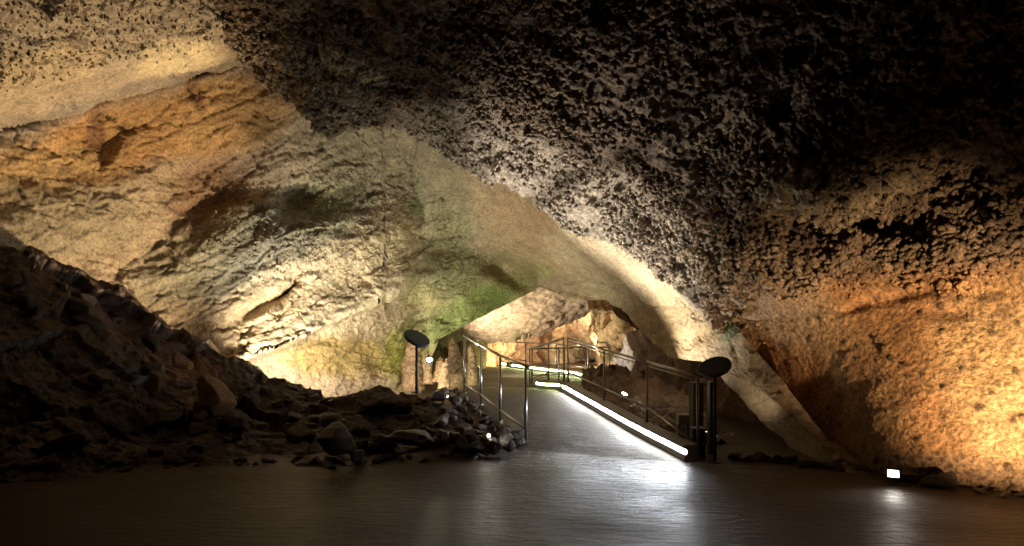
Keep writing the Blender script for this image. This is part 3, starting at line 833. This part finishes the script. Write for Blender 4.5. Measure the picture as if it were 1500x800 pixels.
# ------------------------------------------------------------------ round tilted panels on posts
def disc_panel(label, base, ztop, rad, tilt, mat, post_mat):
    o = empty("panel_stand", base)
    h = ztop - base[2]
    bm = bmesh.new(); add_cyl(bm, (0, 0, -.02), (0, 0, h - .02), .02, seg=14); po = bm_obj("post", bm, post_mat, o, smooth=False)
    for f in po.data.polygons: f.use_smooth = len(f.vertices) == 4
    bm = bmesh.new(); add_cyl(bm, (0, 0, .0), (0, 0, .012), .07, seg=24); bm_obj("foot_plate", bm, post_mat, o)
    R = Euler(tilt).to_matrix().to_4x4()
    bm = bmesh.new()
    bmesh.ops.create_cone(bm, cap_ends=True, segments=48, radius1=rad, radius2=rad, depth=.045, matrix=Matrix.Translation((0, 0, h)) @ R)
    bmesh.ops.bevel(bm, geom=[e for e in bm.edges if len(e.link_faces) == 2 and any(len(f.verts) > 4 for f in e.link_faces)], offset=.006, segments=2, affect='EDGES')
    di = bm_obj("disc", bm, mat, o)
    bm = bmesh.new(); m = Matrix.Translation((0, 0, h)) @ R @ Matrix.Translation((0, 0, -.05))
    bmesh.ops.create_cone(bm, cap_ends=True, segments=20, radius1=.035, radius2=.06, depth=.055, matrix=m)
    bm_obj("tilt_bracket", bm, post_mat, o)
    tag(o, label, "panel stand")
    return o
disc_panel("round slate grey panel tilted on a post behind the rubble", (-1.32, 9.45, .60), 1.35, .19, (math.radians(22), math.radians(28), 0), M_SLATE, M_SLATE)
disc_panel("round black panel tilted on a post at the foot of the lit ramp", (2.26, 7.6, .0), 1.06, .18, (math.radians(24), math.radians(-24), 0), M_BLACK, M_BLACK)

# ------------------------------------------------------------------ control cabinet group beside the ramp
def cabinet(name, label, c, s, mat, door=True, rz=0.0, legs=0.0):
    o = empty(name, (c[0], c[1], 0), rz)
    bm = bmesh.new(); add_box(bm, (0, 0, legs + s[2] / 2), s); bevel(bm, .008); bm_obj("housing", bm, mat, o)
    if door:
        bm = bmesh.new(); add_box(bm, (0, -s[1] / 2 - .006, legs + s[2] / 2), (s[0] * .86, .012, s[2] * .88)); bevel(bm, .003, 1); d = bm_obj("door", bm, mat, o)
        bm = bmesh.new(); add_cyl(bm, (s[0] * .3, -s[1] / 2 - .012, legs + s[2] * .5), (s[0] * .3, -s[1] / 2 - .03, legs + s[2] * .5), .012); bm_obj("lock", bm, M_STEEL, d)
    if legs:
        for sx in (-1, 1):
            bm = bmesh.new(); add_box(bm, (sx * s[0] * .35, 0, legs / 2), (.03, .03, legs)); bm_obj("leg", bm, M_DARKSTEEL, o)
    tag(o, label, "cabinet")
    return o
cabinet("equipment_cabinet", "tall narrow grey cabinet standing behind the lit kerb", (2.36, 8.75), (.13, .18, .80), M_CABINET, rz=.1)
cabinet("junction_box", "small cream box on short legs beside the grey cabinet", (2.12, 8.45), (.15, .10, .13), M_CREAM, legs=.30)
cabinet("control_box", "low black box at the foot of the railing", (2.16, 7.95), (.15, .22, .34), M_BLACK, rz=-.1)
cabinet("dark_cabinet", "tall black cabinet behind the round black panel", (2.36, 8.1), (.06, .12, .86), M_BLACK)

# ------------------------------------------------------------------ lamps
def floodlight(label, loc, target, col, power, cone=100, size=.14, lens=8.0, blend=.6, group=None, soft=.06, roundf=False):
    loc = Vector(loc); d = (Vector(target) - loc).normalized()
    o = empty("floodlight", loc)
    q = d.to_track_quat('-Z', 'Y').to_matrix().to_4x4()
    bm = bmesh.new()
    s = size
    if roundf:
        bmesh.ops.create_cone(bm, cap_ends=True, segments=28, radius1=s * .55, radius2=s * .4, depth=s * .7, matrix=q @ Matrix.Translation((0, 0, s * .38)))
    else:
        vs = add_box(bm, (0, 0, s * .3), (s * 1.3, s * .95, s * .55))
        for v in vs:
            if v.co.z > s * .3: v.co.x *= .7; v.co.y *= .7
        bmesh.ops.transform(bm, matrix=q, verts=bm.verts)
    bevel(bm, s * .04, 1)
    bm_obj("housing", bm, M_BLACK, o)
    bm = bmesh.new()
    if roundf:
        bmesh.ops.create_cone(bm, cap_ends=True, segments=28, radius1=s * .47, radius2=s * .47, depth=s * .03, matrix=q @ Matrix.Translation((0, 0, s * .01)))
    else:
        add_box(bm, (0, 0, s * .005), (s * 1.1, s * .78, s * .03)); bmesh.ops.transform(bm, matrix=q, verts=bm.verts)
    bm_obj("lens", bm, emis("lamp_lens", col, lens), o)
    # yoke and spike foot
    bm = bmesh.new()
    hx = q @ Vector((s * .72, 0, s * .3)); hy = q @ Vector((-s * .72, 0, s * .3))
    foot = Vector((0, 0, -s * .95)) + q.to_3x3() @ Vector((0, 0, s * .3))
    add_cyl(bm, hx, foot + Vector((hx.x * .6, hx.y * .6, 0)), s * .05, seg=8); add_cyl(bm, hy, foot + Vector((hy.x * .6, hy.y * .6, 0)), s * .05, seg=8)
    add_box(bm, foot, (s * 1.1, s * .5, s * .08))
    bm_obj("bracket", bm, M_BLACK, o)
    ld = bpy.data.lights.new("lamp_light", 'SPOT')
    ld.energy = power; ld.color = col; ld.spot_size = math.radians(cone); ld.spot_blend = blend; ld.shadow_soft_size = soft
    lo = bpy.data.objects.new("lamp_light", ld); COL.objects.link(lo)
    lo.parent = o; lo.location = d * (s * .1 + soft * .2 + .03)
    lo.rotation_euler = d.to_track_quat('-Z', 'Y').to_euler()
    tag(o, label, "floodlight", group)
    return o

WARM, AMBER, NEUT, GREENISH = (1.0, .75, .46), (1.0, .67, .37), (1.0, .88, .72), (1.0, .93, .70)
# hidden behind the dark slope, washing the left wall
floodlight("floodlight behind the dark slope aimed along the pale bedding ledge", W(385, 562, 11.7), W(470, 470, 13.6), NEUT, 900, 135, .18, blend=1.0)
floodlight("floodlight behind the dark slope washing the orange wall", W(505, 592, 11.6), W(120, 215, 10.3), WARM, 1350, 72, .18)
floodlight("floodlight behind the slope's crest aimed at the upper ledge", W(330, 535, 11.6), W(140, 40, 9.0), WARM, 560, 62, .18)
floodlight("floodlight behind the rubble washing the algae green wall", W(605, 582, 12.2), W(650, 360, 16.0), GREENISH, 340, 118, .16)
floodlight("floodlight on the rubble crest aimed at the ceiling lip", W(652, 578, 11.8), W(880, 290, 11.6), (1.0, .90, .77), 1500, 80, .16)
# right wall
floodlight("floodlight on the floor beside the ochre wall", (4.25, 4.1, .22), (4.62, 6.6, 1.12), AMBER, 1750, 56, .16, blend=1.0)
floodlight("lit floodlight on the floor against the ochre wall by a dark boulder", (3.63, 6.5, .11), (2.75, 4.6, 1.3), (1.0, .93, .82), 4, 150, .085, lens=12)
# back chamber
floodlight("floodlight behind the column lighting the back chamber", W(868, 527, 25.0), W(850, 480, 29), (1.0, .84, .64), 600, 150, .2)
floodlight("floodlight beside the far path aimed at the chamber ceiling", W(700, 538, 20.5), W(790, 450, 21.5), (1.0, .86, .70), 680, 140, .18)
floodlight("floodlight at the far wall's foot lighting the columns", W(745, 533, 25.5), W(720, 480, 27), (1.0, .74, .46), 200, 150, .18)
floodlight("added unseen floodlight behind the rubble aimed at the mossy band", W(660, 568, 15.2), W(735, 440, 17.5), (1.0, 1.0, .74), 240, 120, .14)  # extra lamp added out of sight to brighten the green band
floodlight("floodlight behind the black cabinet aimed at the overhang's edge", (2.55, 8.75, .14), (3.25, 9.1, 1.5), (1.0, .86, .66), 16, 120, .12)  # lamp added out of view to light the pale rock edge
floodlight("small lit lamp among the stalagmites behind the grey panel", W(629, 527, 13.6), W(637, 590, 12.6), (1.0, .95, .62), 10, 150, .12, lens=25, roundf=True)
floodlight("tiny lit lamp set among the wet stones of the rubble", W(716, 638, 8.0), W(735, 650, 7.6), (1.0, .9, .72), 4, 150, .04, lens=25, roundf=True)
floodlight("small lit lamp in the dark bank beyond the ramp handrail aimed at the vault", W(915, 577, 12.0), W(1010, 400, 11.2), (1.0, .88, .68), 330, 116, .1, lens=80, roundf=True)

# ------------------------------------------------------------------ boulders and stones
def boulder_mesh(seed, sub=4, cuts=15, rough=.10):
    rs = np.random.RandomState(seed)
    bm = bmesh.new(); bmesh.ops.create_icosphere(bm, subdivisions=sub, radius=1.0)
    co = np.array([v.co[:] for v in bm.verts])
    for _ in range(cuts):
        n = rs.normal(size=3); n /= np.linalg.norm(n); d = rs.uniform(.5, .8)
        t = co @ n - d
        co = np.where(t[:, None] > 0, co - n * t[:, None], co)
    nn = co / np.linalg.norm(co, axis=1, keepdims=True)
    co = co + nn * (rough * fbm(co + seed * 3.7, 1.3, 4, seed=seed, gain=.55) + .10 * fbm(co + seed, 3.5, 4, seed=seed, gain=.6, ridged=True) - .05)[:, None]
    for v, c in zip(bm.verts, co): v.co = c
    me = bpy.data.meshes.new("boulder"); bm.to_mesh(me); bm.free()
    me.polygons.foreach_set("use_smooth", np.ones(len(me.polygons), dtype=bool))
    return me
PROTO = [boulder_mesh(s) for s in range(8)]
PROTO_BY = {}
def stone(name, label, cat, loc, size, mat, i, group=None, rot=None, rnd=random):
    key = (i % 8, mat.name)
    if key not in PROTO_BY:
        me = PROTO[i % 8].copy(); me.materials.append(mat); PROTO_BY[key] = me
    o = bpy.data.objects.new(name, PROTO_BY[key]); COL.objects.link(o)
    o.location = loc; o.scale = size
    o.rotation_euler = rot if rot is not None else (rnd.uniform(-.4, .4), rnd.uniform(-.4, .4), rnd.uniform(0, 6.28))
    tag(o, label, cat, group)
    return o
rnd = random.Random(11)
def wpx(px, py, d): return W(px, py, d).tolist()
stone("boulder", "large rust brown boulder high on the dark slope", "boulder", wpx(318, 580, 8.6), (.36, .26, .25), M_ORANGE, 1, rot=(.2, .5, .2))
stone("boulder", "small pale rust boulder perched above the large rust brown one", "boulder", wpx(266, 530, 9.0), (.19, .16, .13), M_ORANGE, 2)
stone("boulder", "narrow yellowish stone on the slope below the pale rust boulder", "boulder", wpx(230, 562, 8.4), (.12, .12, .2), M_ORANGE, 3)
stone("boulder", "rounded grey boulder with a smooth side at the foot of the slope", "boulder", wpx(492, 640, 7.55), (.26, .22, .22), M_BOULDER, 4)
stone("boulder", "small speckled stone at the foot of the rounded grey boulder", "boulder", wpx(525, 668, 7.5), (.09, .08, .09), M_WET, 5)
stone("boulder", "long flat brown rock lying above the shadowed hollow", "boulder", wpx(600, 640, 7.9), (.36, .2, .10), M_BOULDER, 6, rot=(0, .04, .05))
stone("boulder", "pale wet stone at the end of the long flat rock", "boulder", wpx(648, 637, 7.8), (.09, .09, .08), M_WET, 7)
for i, (px, py, s) in enumerate([(676, 652, .13), (699, 656, .12), (722, 654, .13), (742, 648, .12), (690, 640, .08)]):
    stone("boulder", "wet glistening stone in the row at the rubble's front", "boulder", wpx(px, py, 7.95), (s * rnd.uniform(.8, 1.1), s, s * rnd.uniform(.8, 1.2)), M_WET, i, "wet stones along the rubble's front", rnd=rnd)
for i in range(46):
    t = rnd.random(); u = rnd.random()
    px = 640 + 120 * t
    top = poly1([(640, 575), (690, 592), (735, 625), (765, 650)], px); bot = 650
    py = top + (bot - top) * u * .95
    d = float(np.interp(u, [0, 1], [poly1([(640, 10.4), (690, 10.3), (735, 9.6), (765, 8.8)], px), 8.05]))
    s = rnd.uniform(.06, .15)
    stone("stone", "brown angular stone heaped in the rubble beside the ramp", "stone", wpx(px, py, d), (s * rnd.uniform(.9, 1.5), s, s * rnd.uniform(.6, .9)), M_BOULDER, i, "stones of the rubble heap beside the ramp", rnd=rnd)
for i in range(22):
    t = i / 21
    p = np.array([np.interp(t, [0, .3, .65, 1], [.04, -.32, -.68, -1.02]), np.interp(t, [0, .3, .65, 1], [8.75, 10.2, 11.4, 12.5]), np.interp(t, [0, .3, .65, 1], [.04, .13, .25, .34])])
    s = rnd.uniform(.05, .09)
    stone("stone", "pale wet cobble edging the ramp under the bare handrail", "stone", (p + np.array([rnd.uniform(-.06, .02), 0, 0])).tolist(), (s, s * 1.2, s * .8), M_WET, i, "cobbles edging the ramp", rnd=rnd)
for i, (px, py, s) in enumerate([(22, 697, .10), (52, 693, .07), (78, 692, .06), (100, 690, .07), (126, 688, .05), (138, 678, .05), (150, 683, .06), (40, 700, .05), (165, 686, .04)]):
    d = 1500 / (py + 4 - 480)
    stone("stone", "small pale stone lying on the floor along the dark slope", "stone", [(px - 750) / 1000 * d, d, s * .25], (s * 1.6, s, s * .6), M_PALE, i, "pale stones along the slope's foot", rnd=rnd)
stone("boulder", "dark lumpy boulder on the floor beside the lit floodlight", "boulder", [4.02, 6.42, .05], (.17, .12, .13), M_BOULDER, 2)
stone("boulder", "flat brown rock behind the lit floodlight", "boulder", [3.84, 6.66, .03], (.15, .10, .08), M_BOULDER, 5)
for i in range(14):
    t = rnd.random()
    stone("stone", "small rock chip on the floor at the foot of the ochre wall", "stone", [4.15 + .9 * t, 6.5 - .75 * t - rnd.uniform(0, .25), .015], (rnd.uniform(.03, .10), .04, .025), M_BOULDER, i, "rock chips under the ochre wall", rnd=rnd)
for i in range(12):
    t = i / 11
    stone("stone", "dark rock along the floor's edge under the overhang", "stone", [2.55 + 1.1 * t, 7.75 - .75 * t + rnd.uniform(0, .2), .03], (rnd.uniform(.08, .18), .1, rnd.uniform(.04, .09)), M_BOULDER, i, "dark rocks under the overhang", rnd=rnd)

# loose blocks half sunk in the dark slope
M_BLOCK = rock_mat("dark_block_rock", rough=.6, fine=28, bump=.9, speck=.5, spec=.35, attr=False, base=(.085, .05, .032))
_n = len(slope.data.vertices); _co = np.empty(_n * 3, np.float32); slope.data.vertices.foreach_get("co", _co); _co = _co.reshape(-1, 3)
_px = CX + _co[:, 0] / _co[:, 1] * F; _py = HY + (EYE - _co[:, 2]) / _co[:, 1] * F
_ok = np.nonzero((_px > 10) & (_px < 640) & (_py < 684) & (_co[:, 2] > .05) & (_co[:, 1] < 10.2) & (_py > poly1(SLOPE_TOP, _px) + 12))[0]
_rs = np.random.RandomState(5)
for i, v in enumerate(_rs.choice(_ok, 75, replace=False)):
    sz = .07 + .17 * _rs.rand() ** 2
    stone("boulder", "dark brown angular block half sunk in the rock slope", "boulder", _co[v].tolist(), (sz * _rs.uniform(.9, 1.6), sz, sz * _rs.uniform(.55, .9)), M_BLOCK, i, "blocks on the dark slope", rnd=rnd)
for i in range(70):                                                      # debris packed along the slope's foot
    px = _rs.uniform(5, 740); fy = poly1([(0, 700), (150, 688), (300, 678), (520, 676), (640, 671), (740, 660)], px) + _rs.uniform(-3, 5)
    d = 1500 / (fy - 480); sz = .02 + .06 * _rs.rand() ** 2
    stone("stone", "small dark stone packed along the foot of the rock slope", "stone", [(px - 750) / 1000 * d, d, sz * .3], (sz * 1.4, sz, sz * .7), M_BLOCK, i, "small stones along the slope's foot", rnd=rnd)

# stalagmites by the little lamp
def stalagmite(label, px, py_base, d, h, r, seed, group):
    p = WV(px, py_base, d)
    bm = bmesh.new()
    drip(bm, (0, 0, -.15), h + .15, r, seed, seg=28, rings=34, up=True)
    for v in bm.verts:
        t = max(0, min(1, v.co.z / h)); k = 1 + (.9 * t if t < .93 else .9 * .93 * (1 - t) / .07)
        v.co.x *= k; v.co.y *= k
    co = np.array([v.co[:] for v in bm.verts]); q = co * np.array([1, 1, .6]) + seed * 5.1
    n_ = .35 * fbm(q, 4.0, 4, seed=seed, gain=.6)
    for v, a in zip(bm.verts, n_): v.co.x *= 1 + a; v.co.y *= 1 + a
    o = bm_obj("stalagmite", bm, M_STALAG, None, smooth=True); o.location = p
    tag(o, label, "stalagmite", group)
for i, (px, py, d, h, r, lb) in enumerate([(604, 562, 14.6, 1.2, .22, "thick knobbly stalagmite directly behind the post of the grey panel"), (627, 552, 14, .55, .12, "short brown stalagmite just below the small lit lamp"),
        (650, 570, 13.4, .6, .12, "slim stalagmite at the back edge of the rubble heap"), (667, 560, 15, 1.0, .2, "tall brown stalagmite between the small lamp and the bare handrail"),
        (692, 556, 17, .9, .16, "stalagmite showing through the upper end of the bare handrail"), (645, 548, 13.8, .35, .16, "low stub of a stalagmite beside the small lit lamp")]):
    stalagmite(lb, px, py, d, h, r, i, "stalagmites behind the rubble")
